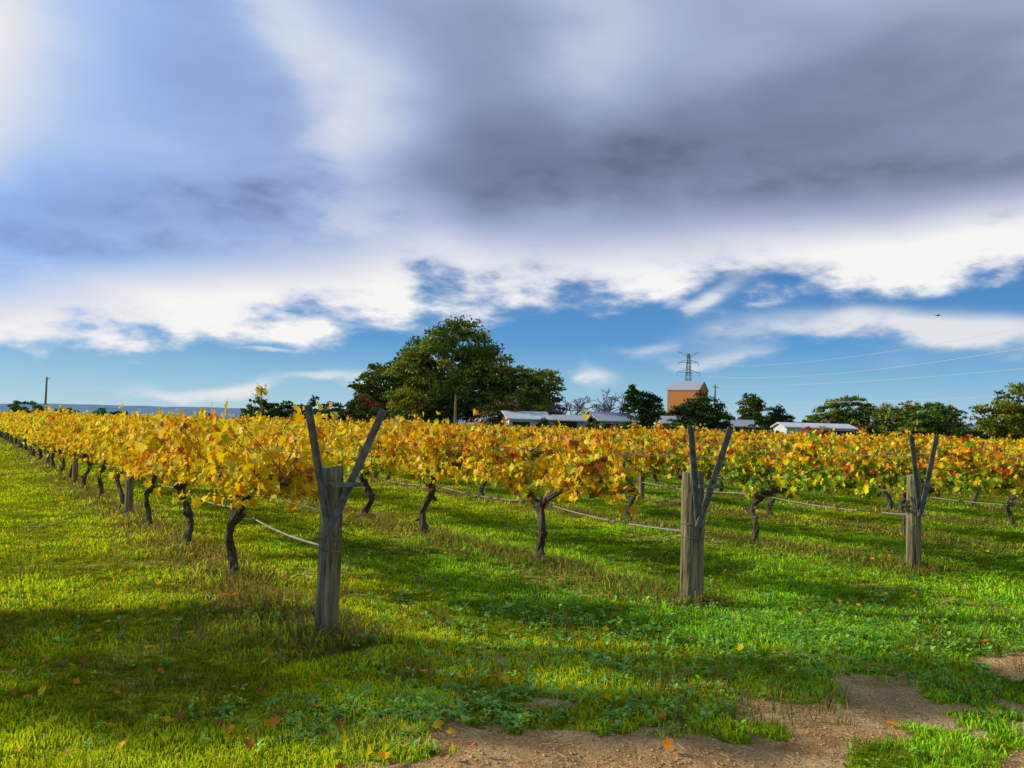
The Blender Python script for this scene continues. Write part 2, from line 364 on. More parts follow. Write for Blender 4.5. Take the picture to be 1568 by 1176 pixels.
# ---------------------------------------------------------------- grape vines
def vine_mesh(seed,pal,half=1.32,ncane=76,lod=False):
    r=np.random.default_rng(seed); A=Acc()
    zt=r.uniform(.62,.78); m=12; t=np.linspace(0,1,m)
    lx=r.uniform(-.24,.24); ph=r.uniform(0,6)
    px=lx*t+.12*np.sin(t*6.5+ph)*t*(1.25-t)*2; py=.08*np.sin(t*6+ph*2)*t
    pts=np.c_[px,py,-.08+t*(zt+.08)]
    acc_tube(A,pts,np.interp(t,[0,.08,.3,.8,1],[.105,.07,.048,.044,.075])*r.uniform(.85,1.2),10,0,jitter=.55,seed=seed)
    for kk in range(5):
        q=pts[r.integers(3,11)]; acc_tube(A,[q,q+r.normal(0,.05,3)],[.042,.018],6,0,jitter=.4,seed=seed+kk)
    arms=[]
    for sg in (-1,1):
        L=half*r.uniform(.8,.95); q=np.linspace(0,1,9)
        ax=pts[-1,0]+sg*L*(q*.75+.25*q**2)+.02*np.sin(q*11+ph); az=pts[-1,2]-.04+ (1.0-zt+r.uniform(-.03,.04))*np.minimum(1,(q*2.4))**.8+.03*np.sin(q*9+ph); ay=pts[-1,1]+.04*np.sin(q*8+ph*3)
        ap=np.c_[ax,ay,az]; arms.append(ap)
        acc_tube(A,ap,np.interp(q,[0,.3,1],[.055,.034,.013]),8,0,jitter=.45,seed=seed+5)
    P=[];T=[];N=[];Sz=[];C=[]
    nclump=r.integers(4,7); cl=[(r.integers(2),r.uniform(.1,1)) for _ in range(nclump)]
    for i in range(ncane):
        if r.random()<.55:
            s_,q=cl[r.integers(nclump)]; q=float(np.clip(q+r.normal(0,.10),.08,1)); ap=arms[s_]
        else: ap=arms[i%2]; q=.10+.90*r.random()**1.1
        idx=q*8; i0=int(min(7,idx)); st=ap[i0]+(ap[i0+1]-ap[i0])*(idx-i0)
        sy=r.choice([-1,1]); L=r.uniform(.36,.92)*(1-.22*q)
        d=np.array([r.normal(0,.36),sy*abs(r.normal(.1,.34)),1.0]); low=r.random()<.25
        if low: d[2]=.2; d[1]*=2.2
        d/=np.linalg.norm(d); p=st.copy(); cp=[p.copy()]; ns=9
        droop=r.uniform(.04,.28); tall=r.random()<.12
        if tall: droop=.02; L=.85
        zmax=1.82 if tall else r.uniform(1.50,1.72)-.14*q**2
        hang=r.random()<.18
        zmin=.50 if hang else r.uniform(.64,.90)
        for s in range(ns):
            d=d+np.array([r.normal(0,.06),r.normal(0,.06)+sy*.05,-droop*(s/ns)*(2.8 if hang else 1.5)]); d/=np.linalg.norm(d)
            p=p+d*L/ns
            if p[2]>zmax: p[2]=zmax-r.random()*.04
            cp.append(p.copy())
        cp=np.array(cp)
        if not lod: acc_tube(A,cp[::2],np.linspace(.006,.003,5),3,1)
        nl=int(L*(18 if lod else 26))+3
        for j in range(nl):
            qq=(j+r.random()*.8)/nl*ns; k0=int(min(ns-1,qq)); b=cp[k0]+(cp[k0+1]-cp[k0])*(qq-k0)
            off=np.array([r.normal(0,.055),sy*abs(r.normal(.02,.06)),r.normal(-.02,.05)])
            pp=b+off
            if pp[2]<zmin: continue
            P.append(pp); N.append((r.normal(0,.6),sy*.6+r.normal(0,.55),.35+r.normal(0,.4)))
            T.append((r.normal(0,.55),sy*.2+r.normal(0,.35),-.75+r.normal(0,.3)))
            Sz.append(r.uniform(.032,.076)*(1.2 if lod else 1)); h=(pp[2]-.8)/.85+r.normal(0,.15)
            if pal=='gold': cs,w=[YEL,GOLD,PALE,ORG,BRN,YGR],([6.5,2.2,2.2,.3,.2,.8] if h<.6 else [5.5,2.6,1.8,.8,.3,.5])
            elif pal=='amber': cs,w=[YEL,GOLD,PALE,ORG,BRN,YGR,GRN,RED],([4.6,1.8,.8,.4,.3,2.2,1.6,0] if h<.5 else [4.0,2.7,.9,1.6,.7,.5,.25,.2])
            else: cs,w=[YEL,GOLD,PALE,ORG,BRN,YGR,GRN,RED],([2.5,.8,.4,.3,.4,2.8,5.0,.0] if h<.5 else [2.4,2.6,.4,2.4,1.6,.9,1.2,.5])
            w=np.array(w)/sum(w); C.append(np.array(cs[r.choice(len(cs),p=w)])*r.uniform(.7,1.0))
    n=len(P); V,F,k=leaf_batch(np.array(P),np.array(T),np.array(N),np.array(Sz),OUT_F if lod else OUT_V,CEN_V,.3*1.0,r.uniform(-.15,.5,n))
    A.add(V,F,2); A.C[-1]=np.repeat(np.array(C),k,axis=0)
    return A.mesh('grape_vine_mesh',[M_bark,M_cane,M_leaf])
VM={p:[vine_mesh(100*i+j,p) for j in range(6)] for i,p in enumerate(('gold','amber','mixed'))}
VX={p:vine_mesh(100*i+77,p,half=1.9,ncane=100) for i,p in enumerate(('gold','amber','mixed'))}
VL={p:[vine_mesh(100*i+j+50,p,lod=True) for j in range(4)] for i,p in enumerate(('gold','amber','mixed'))}
far_parent=bpy.data.objects.new('distant_vine_rows',None); scene.collection.objects.link(far_parent)
A_FIRST=[[8.7,10.75,13.2],[8.15,11.2,13.4],[8.5,11.2,13.7]]
rv=random.Random(3)
cnt=0
for ri,p in enumerate(ROW_P):
    al=list(A_FIRST[ri]) if ri<3 else [8.2]
    while al[-1]<150: al.append(al[-1]+2.5+rv.uniform(-.15,.15))
    for k,a in enumerate(al):
        x=RP[0]*p+RD[0]*a; y=RP[1]*p+RD[1]*a
        if y>86 or abs(math.atan2(x,y))>.80: continue
        if ri==0: pal='gold' if rv.random()<.85 else 'amber'
        elif ri==1: pal='amber' if k<2 else ('gold' if rv.random()<.5 else 'amber')
        elif ri<6: pal='mixed' if (k<6 or rv.random()<.4) else 'amber'
        else: pal='mixed' if rv.random()<.6 else 'amber'
        me=VL[pal][rv.randrange(4)] if math.hypot(x,y)>32 else VM[pal][rv.randrange(6)]
        near = ri<4 and k<5
        if k==0 and ri in (1,2,3): me=VX[pal]
        ob=add_obj('grape_vine' if near else 'vine',me,(x,y,float(ground_h(x,y))),ROWANG+(math.pi if rv.random()<.5 else 0)+rv.uniform(-.05,.05),
                   (1,rv.uniform(.85,1.15),rv.uniform(.92,1.06)),None if near else far_parent); cnt+=1
print('vines',cnt)

# ---------------------------------------------------------------- posts, wires
def wood_post(r,h,rad,sides=36):
    A=Acc(); n=16; z=np.linspace(-.3,h,n); pts=np.c_[np.zeros(n),np.zeros(n),z]
    rr=np.interp(z,[-.3,0,h*.97,h],[rad*1.03,rad*1.02,rad*.96,rad*.90])
    V,Fq,Ft=tube(pts,rr,sides)
    ang=np.arctan2(V[:,1],V[:,0])
    f=1+.03*np.sin(ang*3+r)+.02*np.sin(ang*7+V[:,2]*2+r)
    for ca in (r%6.28-3.14,(r*2.3)%6.28-3.14,-1.9,-1.25):
        dd=np.abs((ang-ca+math.pi+.12*np.sin(V[:,2]*4+ca))%(2*math.pi)-math.pi); f-=.11*np.exp(-(dd/.09)**2)
    V[:,0]*=f; V[:,1]*=f
    V[:,0]+=.012*np.sin(V[:,2]*2+r)
    top=V[:,2]>h-.001; V[top,2]+=.012*np.sin(V[top,0]*30)
    A.add(V,Fq,0); A.P.append((Ft,0)); return A.mesh('post',[M_post],True)
def end_post(loc,h,rad,spread,armh,seed,lean,s0=0):
    e=bpy.data.objects.new('trellis_end_post',None); scene.collection.objects.link(e); e.location=loc
    e.rotation_euler=(0,lean,0)
    add_obj('post',wood_post(seed,h,rad),parent=e)
    ax=Vector((RP[0],RP[1],0)); fr=Vector((-RD[0],-RD[1],0))
    for nm,sa,s1,off in (('arm_left',s0+.0,-spread[0],rad+.028),('arm_right',s0-.03,spread[1],rad+.05)):
        b=fr*off+ax*sa+Vector((0,0,h-.50)); t=fr*(off-.02)+ax*s1+Vector((0,0,armh))
        d=(t-b); L=d.length; d.normalize(); side=d.cross(fr).normalized(); f2=side.cross(d)
        A=Acc()
        R=np.array([[side.x,f2.x,d.x],[side.y,f2.y,d.y],[side.z,f2.z,d.z]]); c=(b+t)/2
        box(A,c,(.050,.006,L),M=R)
        c2=c+Vector(side)*.022+Vector(f2)*.0185
        box(A,c2,(.006,.030,L-.01),M=R)
        add_obj(nm,A.mesh(nm,[M_steel]),parent=e)
    A=Acc(); R=np.array([[ax.x,fr.x,0],[ax.y,fr.y,0],[0,0,1]])
    box(A,fr*(rad+.075)+ax*.03+Vector((0,0,h-.12)),(.30,.008,.035),M=R)
    add_obj('crossbar',A.mesh('crossbar',[M_steel]),parent=e)
    A=Acc()
    for zz,xx in ((h-.45,.01),(h-.12,-.08),(h-.12,.12)):
        q=np.array(fr*(rad+.06)+ax*xx+Vector((0,0,zz))); f_=np.array(fr)
        acc_tube(A,[q,q+f_*.03,q+f_*.035],[.013,.013,.008],6)
    for zz in (h-.62,h-.5,.72):
        a=np.linspace(0,2*math.pi,25); acc_tube(A,np.c_[(rad+.006)*np.cos(a),(rad+.006)*np.sin(a),zz+.01*np.sin(a*2)],.004,4)
    add_obj('bolts_and_ties',A.mesh('bolts',[M_steel]),parent=e)
    return e
specs=[(1.26,.087,(.27,.33),1.72,1,.02,-.05),(1.21,.108,(.20,.32),1.65,2.2,.015,-.07),(1.13,.086,(.25,.27),1.62,3.7,.0,-.09),(1.15,.095,(.2,.3),1.62,5,.0,-.05)]
for q,s in zip(POSTS[:4],specs):
    end_post((q[0],q[1],float(ground_h(*q))),*s)
mid=wood_post(4.4,1.25,.065,16)
for ri,p in enumerate(ROW_P[:8]):
    a=14.95 if ri==0 else 14.6
    while a<70:
        x=RP[0]*p+RD[0]*a; y=RP[1]*p+RD[1]*a
        if y<80: add_obj('trellis_post' if ri<3 and a<30 else 'mid_post',mid,(x,y,0),rv.uniform(0,6),(1,1,rv.uniform(.9,1.05)),None if ri<3 and a<30 else far_parent)
        a+=7.5
for ri,p in enumerate(ROW_P[:5]):
    A=Acc(); q=POSTS[ri]; a0=q[0]*RD[0]+q[1]*RD[1]
    def rp(a,off,z): return (RP[0]*(p+off)+RD[0]*a,RP[1]*(p+off)+RD[1]*a,z)
    a=np.arange(a0+.05,70,.45)
    sag=lambda a,f,amp:-amp*np.abs(np.sin((a-a0)/2.55*math.pi*f))
    acc_tube(A,[rp(t,.02,.70+.06*min(1,(t-a0)/2.6)+sag(t,1,.05)) for t in a],.0075,5,0)
    acc_tube(A,[rp(t,-.02,.98+sag(t,1,.015)) for t in a],.003,4,1)
    for off in (-.22,.3): acc_tube(A,[rp(t,off,1.42+sag(t,.33,.04)) for t in a],.0025,4,1)
    add_obj('trellis_wires',A.mesh('wires',[M_wire,M_steel]))

# ---------------------------------------------------------------- trees
def crown(A,blobs,r,leaf,density,cols,trunk_base,mat=0,ncl=48):
    for (cx,cy,cz,rx,ry,rz) in blobs:
        surf=(rx*rz+rx*ry+ry*rz)*4; ns=int(ncl+surf*.10)
        for _ in range(ns):
            v=r.normal(size=3); v/=np.linalg.norm(v)
            f=r.uniform(.2,1.0)**.5; c=np.array([cx,cy,cz])+v*np.array([rx,ry,rz])*f
            sr=min(rx,rz)*r.uniform(.20,.42); n=int(density*sr*sr*28*(.3/leaf)**1.6)+14
            u=r.normal(size=(n,3)); u/=np.linalg.norm(u,axis=1)[:,None]; u[:,2]=np.where(u[:,2]<-.3,-u[:,2]*.5,u[:,2])
            P=c+u*sr*(r.random(n)**.4)[:,None]*np.array([1.15,1.15,.8])
            N=u+r.normal(0,.5,(n,3)); T=r.normal(size=(n,3)); T[:,2]-=.5
            T/=np.linalg.norm(T,axis=1)[:,None]; B=np.cross(T,N); B/=np.linalg.norm(B,axis=1)[:,None]
            s=leaf*r.uniform(.6,1.3,n)[:,None]
            V=np.stack([P-T*s*.6,P+B*s*.36,P+T*s*.7,P-B*s*.36],1).reshape(-1,3)
            F=np.arange(n)[:,None]*4+np.arange(4)
            base=np.array(cols[r.integers(len(cols))])*r.uniform(.7,1.3)
            cc=base*r.uniform(.65,1.35,(n,1)); A.add(V,F,mat); A.C[-1]=np.repeat(cc,4,axis=0)
            if trunk_base is not None and r.random()<.12:
                b=np.array(trunk_base); m1=(b*.5+c*.5)+np.array([0,0,-.1*np.linalg.norm(c-b)])
                t=np.linspace(0,1,5)[:,None]; pts=(1-t)**2*b+2*t*(1-t)*m1+t*t*c
                acc_tube(A,pts,np.linspace(.16,.03,5)*min(1.2,rx/4),5,1)
def make_tree(name,x,y,blobs,trunk_h,trunk_r,leaf=.28,density=2.2,cols=(),seed=0,ncl=48):
    r=np.random.default_rng(seed); A=Acc()
    t=np.linspace(0,1,7)
    acc_tube(A,np.c_[.3*trunk_r*np.sin(t*4),.3*trunk_r*np.cos(t*3),-.3+t*(trunk_h+.3)],np.linspace(trunk_r*1.3,trunk_r*.7,7),9,1,jitter=.15)
    crown(A,blobs,r,leaf,density,cols,(0,0,trunk_h*.9),ncl=ncl)
    return add_obj(name,A.mesh(name,[M_tree,M_tbark]),(x,y,0))
OL=((.15,.18,.022),(.21,.225,.028),(.08,.12,.018),(.25,.245,.03))
DK=((.045,.085,.015),(.07,.11,.018),(.03,.055,.014))
MD=((.09,.15,.018),(.14,.19,.02),(.06,.10,.015))
make_tree('eucalyptus_tree',-8.3,110,[(0,0,10.2,6.0,6,4.9),(-4.8,-1,7.4,3.4,4,4.0),(4.4,0,8.0,4.0,4.5,4.0),(9.6,0,5.8,4.0,4,3.4),(-1,-3,5.5,5,3,3.2),(0,0,4.6,9,4,3.4)],4,.7,.36,2.4,OL,1,60)
make_tree('eucalyptus_tree',4.6,116,[(0,0,7.4,2.6,2.6,2.3),(-2.6,0,5.4,2.4,2.5,2.4),(.3,0,4.0,2.4,2,2.2)],3,.25,.32,2.0,OL,2)
make_tree('broadleaf_tree',-17.2,112,[(0,0,6.9,3.4,3.0,2.8),(-1.8,0,4.8,2.7,2.6,2.7),(2,0,8.3,2.2,2,1.8),(0,0,3.6,3.6,2,2.4)],3,.35,.32,2.4,MD,3)
make_tree('broadleaf_tree',-6.6,99,[(0,0,5.1,3.1,3,2.7),(-2.4,0,3.6,1.8,2,1.9),(2.3,0,3.6,1.8,2,1.8)],2.5,.3,.28,2.4,DK,4)
make_tree('reddish_shrub',-16.6,97,[(0,0,3.4,1.5,1.5,1.6),(-1.3,0,2.6,1.4,1.2,1.4),(1.4,0,2.6,1.2,1.2,1.3)],1.5,.15,.24,2.4,((.34,.05,.035),(.20,.07,.035),(.14,.10,.03)),5)
make_tree('broadleaf_tree',-12.6,99,[(0,0,3.7,2.6,2,2.4),(2.8,0,3.2,2.2,2,2.0)],1.5,.2,.26,2.4,((.24,.22,.02),(.12,.16,.02),(.3,.18,.04)),6)
make_tree('broadleaf_tree',-2.2,97,[(0,0,2.9,2.3,2,1.9),(2.0,0,3.4,1.6,2,1.6)],1.5,.2,.25,2.2,((.15,.11,.03),(.11,.13,.025)),7)
make_tree('broadleaf_tree',15.8,103,[(0,0,3.8,2.4,2.4,2.4),(-.6,0,5.8,1.2,1.2,1.4),(1.5,0,4.2,1.6,1.6,1.6)],2,.25,.26,2.6,DK,8)
make_tree('broadleaf_tree',23.8,104,[(0,0,3.8,2.9,2.4,2.5),(-1.9,0,3.2,1.8,2,1.8),(2,0,3.0,1.8,2,1.7)],2,.25,.26,2.6,DK,9)
make_tree('broadleaf_tree',33.7,118,[(0,0,5.2,1.8,1.7,2.1),(.1,0,3.4,1.8,1.7,1.9)],1.8,.2,.26,2.6,MD,10)
make_tree('broadleaf_tree',38.2,120,[(0,0,3.9,1.8,1.8,1.7),(-.5,0,2.9,1.6,1.6,1.6)],1.6,.2,.26,2.6,DK,11)
make_tree('eucalyptus_tree',51.5,128,[(0,0,5.5,3.8,3,2.2),(-3.2,0,4.2,2.8,2.6,2.0),(3.2,0,4.5,2.8,2.6,2.0),(0,0,2.8,4.8,3,2)],2.2,.3,.32,2.2,OL,12,60)
make_tree('eucalyptus_tree',60.5,124,[(0,0,5.2,3.4,3,2.0),(-4,0,4.4,3.2,2.6,2.0),(3.6,0,4.4,3.1,2.6,2.0),(0,0,2.7,6,3,1.8)],2.2,.3,.32,2.2,OL,13,60)
make_tree('eucalyptus_tree',54.8,88,[(0,0,5.4,3.8,3.5,2.4),(-3.4,0,3.9,2.6,2.6,2.1),(4,0,4.6,3,3,2.3),(0,0,2.6,5,3,1.8)],2.4,.35,.28,2.2,OL,14,60)
make_tree('eucalyptus_tree',47.0,92,[(0,0,3.6,2.4,2,1.6),(-2,0,3.1,1.9,1.6,1.4)],1.4,.2,.26,2.2,MD,15)
def tree_mass(name,items,seed,cols,leaf=.3,density=1.8,ncl=18):
    r=np.random.default_rng(seed); A=Acc()
    for (x,y,h,w) in items:
        acc_tube(A,[(x,y,-.2),(x+.1,y,h*.3),(x,y,h*.6)],[.18,.14,.08],6,1)
        crown(A,[(x,y,h*.58,w,w,h*.36),(x+w*.6,y,h*.42,w*.6,w*.6,h*.34),(x-w*.6,y,h*.40,w*.6,w*.6,h*.32)],r,leaf,density,cols,None,ncl=ncl)
    return add_obj(name,A.mesh(name,[M_tree,M_tbark]))
r0=random.Random(12)
tree_mass('distant_trees',[(-29.5+i*1.5+r0.uniform(-.5,.5),96+r0.uniform(-3,3),r0.uniform(3.6,5.0),r0.uniform(1.4,2.0)) for i in range(10)],21,DK+MD[:1])
tree_mass('distant_trees',[(-105+i*14+r0.uniform(-3,3),200+r0.uniform(-10,10),r0.uniform(2.4,4.0),r0.uniform(2.5,4)) for i in range(6)]+[(-110,190,4.8,3.5)],22,MD,.5,1.6)
tree_mass('distant_trees',[(14+i*3.2+r0.uniform(-1.5,1.5),132+r0.uniform(-8,8),r0.uniform(3.4,5.6),r0.uniform(2,3.2)) for i in range(27)]+[(24,139,6.0,2.4),(28.5,139,6.8,2.6),(33,141,6.4,2.4)],23,MD,.42,1.8)
tree_mass('distant_trees',[(68+i*3.2,112+r0.uniform(-6,6)-i*2,r0.uniform(5.0,7.4),r0.uniform(2.6,3.4)) for i in range(9)]+[(42+i*2.3,92+r0.uniform(-2,2),r0.uniform(2.8,3.9),1.8) for i in range(9)],24,OL,.36,1.8)
tree_mass('garden_shrubs',[(x+r0.uniform(-.4,.4),92.5+r0.uniform(-1.2,1.2),r0.uniform(2.4,3.3),r0.uniform(.9,1.3)) for x in (-2,-.8,3.9,5.0,9.0,9.9,13,16.3,17.2,19.0,20.5,25.5,27,28.3,38.2,39.5)],26,DK+((.12,.11,.03),),.25,2.2,16)
# gum trees standing west of the block; the low sun throws their shade across the headland
GUM=((.10,.12,.03),(.07,.09,.025))
make_tree('gum_tree',-23.5,8.45,[(0,0,7.8,1.1,.55,1.0),(.6,.1,9.2,1.2,.5,.9),(-.4,-.2,10.6,1.1,.5,.7)],7,.2,.2,2.6,GUM,51,26)
make_tree('gum_tree',-29.5,10.2,[(0,0,14.9,1.4,.5,1.0),(.6,.5,16.4,1.4,.5,1.2),(-.6,-.3,18.0,1.2,.6,1.0)],13,.22,.22,2.6,GUM,52,24)
make_tree('gum_tree',-27.0,8.0,[(0,.1,10.8,.9,.30,.7),(.3,.0,9.6,.9,.3,.6)],9,.16,.2,2.2,GUM,53,20)
make_tree('gum_tree',-20.0,9.0,[(0,0,6.6,1.0,.4,.7),(.4,.2,7.7,1.0,.4,.6)],6,.16,.2,2.2,GUM,54,20)
make_tree('gum_tree',-25.5,9.55,[(0,0,10.9,.9,.26,.6),(.3,.1,12.0,1.0,.24,.7),(.2,0,9.8,.8,.3,.5)],9,.16,.2,2.2,GUM,55,18)
def bare_tree(name,x,y,h,seed):
    r=np.random.default_rng(seed); A=Acc()
    def br(p,d,L,rad,lv):
        n=4; pts=[p]; 
        for i in range(n):
            d=d+r.normal(0,.1,3)+np.array([0,0,.04]); d/=np.linalg.norm(d); p=p+d*L/n; pts.append(p)
        acc_tube(A,pts,np.linspace(rad,rad*.6,n+1),4 if lv else 6,0)
        if lv<5:
            for k in range(3):
                nd=d+r.normal(0,.5,3); nd[2]=abs(nd[2])*.8; nd/=np.linalg.norm(nd)
                br(np.array(pts[-1 if k else -2]),nd,L*.68,max(rad*.6,.022),lv+1)
    br(np.array([0,0,-.1]),np.array([0,0,1.]),h*.36,.16,0)
    add_obj(name,A.mesh(name,[M_bare]),(x,y,0))
M_bare=mat_simple('bare_twigs',[(.3,(.10,.07,.06)),(.7,(.22,.16,.14))],4,bump=0)
for i,(x,y,h) in enumerate([(8.2,108,7.0),(10.6,110,7.4),(12.2,107,7.8),(13.6,111,6.4),(6.6,104,5.4),(44,118,4.8)]): bare_tree('bare_tree',x,y,h,40+i)

# ---------------------------------------------------------------- buildings
M_white=mat_simple('white_sheet',[(.3,(.42,.44,.46)),(.7,(.58,.59,.59))],2,rough=.6,bump=0)
M_roof=mat_simple('grey_roof',[(.3,(.26,.28,.31)),(.7,(.38,.40,.43))],2,(8,1,1),rough=.5,bump=.3)
M_dark=mat_simple('dark_opening',[(.3,(.015,.015,.018)),(.7,(.03,.03,.035))],2,bump=0)
M_green=mat_simple('green_sheet',[(.3,(.10,.16,.13)),(.7,(.15,.21,.18))],2,bump=0)
M_cream=mat_simple('cream_wall',[(.3,(.35,.32,.27)),(.7,(.45,.42,.35))],2,bump=0)
def brick_mat():
    m,nt,out=new_mat('orange_brick')
    tc=nt.nodes.new('ShaderNodeTexCoord'); b=nt.nodes.new('ShaderNodeTexBrick')
    mp=nt.nodes.new('ShaderNodeMapping'); mp.inputs['Rotation'].default_value=(math.pi/2,0,0)
    nt.links.new(tc.outputs['Object'],mp.inputs[0]); nt.links.new(mp.outputs[0],b.inputs[0])
    b.inputs['Scale'].default_value=2.2; b.inputs['Color1'].default_value=(.62,.20,.04,1); b.inputs['Color2'].default_value=(.50,.15,.035,1); b.inputs['Mortar'].default_value=(.42,.22,.10,1); b.inputs['Mortar Size'].default_value=.012
    p=nt.nodes.new('ShaderNodeBsdfPrincipled'); p.inputs['Roughness'].default_value=.9
    nt.links.new(b.outputs[0],p.inputs['Base Color']); nt.links.new(p.outputs[0],out.inputs[0]); return m
M_brick=brick_mat()
def building(name,x,y,w,d,eave,ridge,rotz,mw,mr,openings=(),over=.3):
    e=bpy.data.objects.new(name,None); scene.collection.objects.link(e); e.location=(x,y,0); e.rotation_euler=(0,0,rotz)
    A=Acc(); X,Y=w/2,d/2
    V=[(-X,-Y,-.2),(X,-Y,-.2),(X,Y,-.2),(-X,Y,-.2),(-X,-Y,eave),(X,-Y,eave),(X,Y,eave),(-X,Y,eave),(-X,0,ridge),(X,0,ridge)]
    A.add(V,[(0,1,5,4),(2,3,7,6)],0); A.P.append((np.array([(0,4,8,7,3),(1,2,6,9,5)]),0))
    add_obj('walls',A.mesh('walls',[mw]),parent=e)
    A=Acc(); th=.12; sl=(ridge-eave)/Y
    for s in (-1,1):
        yo=s*(Y+over); zo=eave-sl*over+.03; zr=ridge+.03; xo=X+over
        V=[(-xo,yo,zo),(xo,yo,zo),(xo,0,zr),(-xo,0,zr),(-xo,yo,zo+th),(xo,yo,zo+th),(xo,0,zr+th),(-xo,0,zr+th)]
        A.add(V,[(0,1,2,3),(4,5,6,7),(0,1,5,4),(1,2,6,5),(3,0,4,7)],0)
    add_obj('roof',A.mesh('roof',[mr]),parent=e)
    for i,(ox,oz,ow,oh,side) in enumerate(openings):
        A=Acc(); box(A,(ox,-Y-.02,oz),(ow,.08,oh)); add_obj('window_%d'%i,A.mesh('window',[M_dark]),parent=e)
        A=Acc(); box(A,(ox,-Y-.05,oz-oh/2-.05),(ow+.2,.16,.08)); box(A,(ox,-Y-.05,oz+oh/2+.05),(ow+.2,.14,.08)); add_obj('trim_%d'%i,A.mesh('trim',[mr]),parent=e)
    return e
building('white_shed',1.5,96,4.8,5,2.5,3.3,.25,M_white,M_white,[(-1,1.4,2.0,1.6,'f'),(1.4,1.2,.9,2,'f')])
building('farm_shed',7.2,101,4.2,5,2.5,3.1,-.25,M_cream,M_roof,[(0,1.5,2.4,1.8,'f')])
building('farm_shed',12.0,103,4.8,6,2.6,3.6,.3,M_cream,M_roof,[(-1,1.5,1.8,1.6,'f'),(1.4,1.6,1.0,1,'f')])
building('green_shed',30.6,115,5.0,4,2.5,3.3,.05,M_green,M_roof,[(0,1.4,1.6,1.8,'f')])
building('white_shed',33.2,92,7.2,5,2.35,2.8,-.03,M_white,M_white,[(1.3,1.3,4.4,1.7,'f')])
building('cottage',22.4,118,4.0,4,2.7,3.6,.0,M_cream,M_roof,[(0,1.5,1.6,1,'f')])
building('brick_tower',31.6,150,5.8,5.0,8.9,10.5,-.55,M_brick,M_roof,[(0,3,1,2,'f')],over=.12)

# ---------------------------------------------------------------- pylons, poles, lines
def pylon_mesh():
    A=Acc(); H=31.5
    def hw(z): return np.interp(z,[0,17,H],[3.4,1.1,.35])
    lv=[0,5,9.5,13.5,17,20,22.5,25,27,29,H]
    cs=[(1,1),(1,-1),(-1,-1),(-1,1)]
    for cx,cy in cs: acc_tube(A,[(cx*hw(z),cy*hw(z),z) for z in lv],.11,4)
    for a,b in zip(lv[:-1],lv[1:]):
        for k in range(4):
            c1,c2=cs[k],cs[(k+1)%4]
            acc_tube(A,[(c1[0]*hw(a),c1[1]*hw(a),a),(c2[0]*hw(b),c2[1]*hw(b),b)],.06,3)
            acc_tube(A,[(c2[0]*hw(a),c2[1]*hw(a),a),(c1[0]*hw(b),c1[1]*hw(b),b)],.06,3)
    for z,L in ((24.2,4.6),(28,4.0)):
        for s in (-1,1):
            for yy in (-.5,.5):
                acc_tube(A,[(0,yy,z+1.1),(s*L,0,z)],.07,3); acc_tube(A,[(0,yy,z-.1),(s*L,0,z)],.07,3)
            acc_tube(A,[(s*L,0,z),(s*L,0,z-1.2)],.1,5)
    for s in (-1,1): acc_tube(A,[(0,0,29.8),(s*4.3,0,H+.6)],.08,3); acc_tube(A,[(0,0,H-.4),(s*4.3,0,H+.6)],.06,3)
    return A.mesh('pylon',[M_steel])
pm=pylon_mesh()
add_obj('power_pylon',pm,(67.5,320,0),.15); add_obj('power_pylon',pm,(104,110,0),.3)
def cable(A,p,q,sag,rad):
    t=np.linspace(0,1,30)[:,None]; P=np.array(p)*(1-t)+np.array(q)*t; P[:,2]-=4*sag*(t*(1-t))[:,0]; acc_tube(A,P,rad,4)
A=Acc()
cable(A,(72,320,23),(108,110,23),4.6,.035); cable(A,(71.5,320,27),(108,110,27),4.6,.03)
add_obj('power_lines',A.mesh('lines',[M_line]))
A=Acc(); cable(A,(36.5,150,9.8),(63,70,10.4),.9,.02); cable(A,(36.5,150,7.2),(63,70,7.4),.9,.02)
add_obj('power_lines',A.mesh('lines',[M_line]))
def upole(name,x,y,h,arm=True):
    A=Acc(); acc_tube(A,[(0,0,-.3),(0,0,h*.5),(0,0,h)],[.17,.15,.11],8)
    if arm:
        box(A,(0,-.16,h-.5),(1.6,.12,.12))
        for s in (-.7,0,.7): acc_tube(A,[(s,-.16,h-.44),(s,-.16,h-.3),(s,-.16,h-.25)],[.04,.06,.03],6)
    else: acc_tube(A,[(0,0,h-.4),(.5,0,h-.1)],[.05,.04],5)
    add_obj(name,A.mesh(name,[M_post]),(x,y,0),.6)
upole('utility_pole',36.5,150,10.2); upole('utility_pole',63,70,10.8); upole('wooden_pole',-66.8,120,6.9,False); upole('wooden_pole',-6.2,93,5.0,False)
def stake():
    A=Acc(); r=np.random.default_rng(8)
    acc_tube(A,[(0,0,0),(0,0,1.3),(.02,0,2.6)],.022,6,0); acc_tube(A,[(-.32,0,1.2),(-.2,0,1.9),(-.05,0,2.55)],.009,4,1); acc_tube(A,[(.1,0,1.3),(.03,.05,2.0),(.0,0,2.6)],.009,4,1)
    n=60; P=np.c_[r.normal(0,.085,n),r.normal(0,.08,n),r.normal(2.52,.08,n)]
    V,F,k=leaf_batch(P,np.c_[r.normal(0,.6,n),r.normal(0,.6,n),-np.ones(n)*.5],r.normal(size=(n,3))+[0,-.6,.4],r.uniform(.04,.07,n),OUT_V,CEN_V,.3,.2)
    A.add(V,F,2); A.C[-1]=np.repeat(pick(r,n,[(.9,.75,.02),(.6,.62,.02),YEL],[2,1,1]),k,axis=0)
    add_obj('leafy_vine_stake',A.mesh('stake',[M_steel,M_cane,M_leaf]),(-7.5,25,0))
stake()
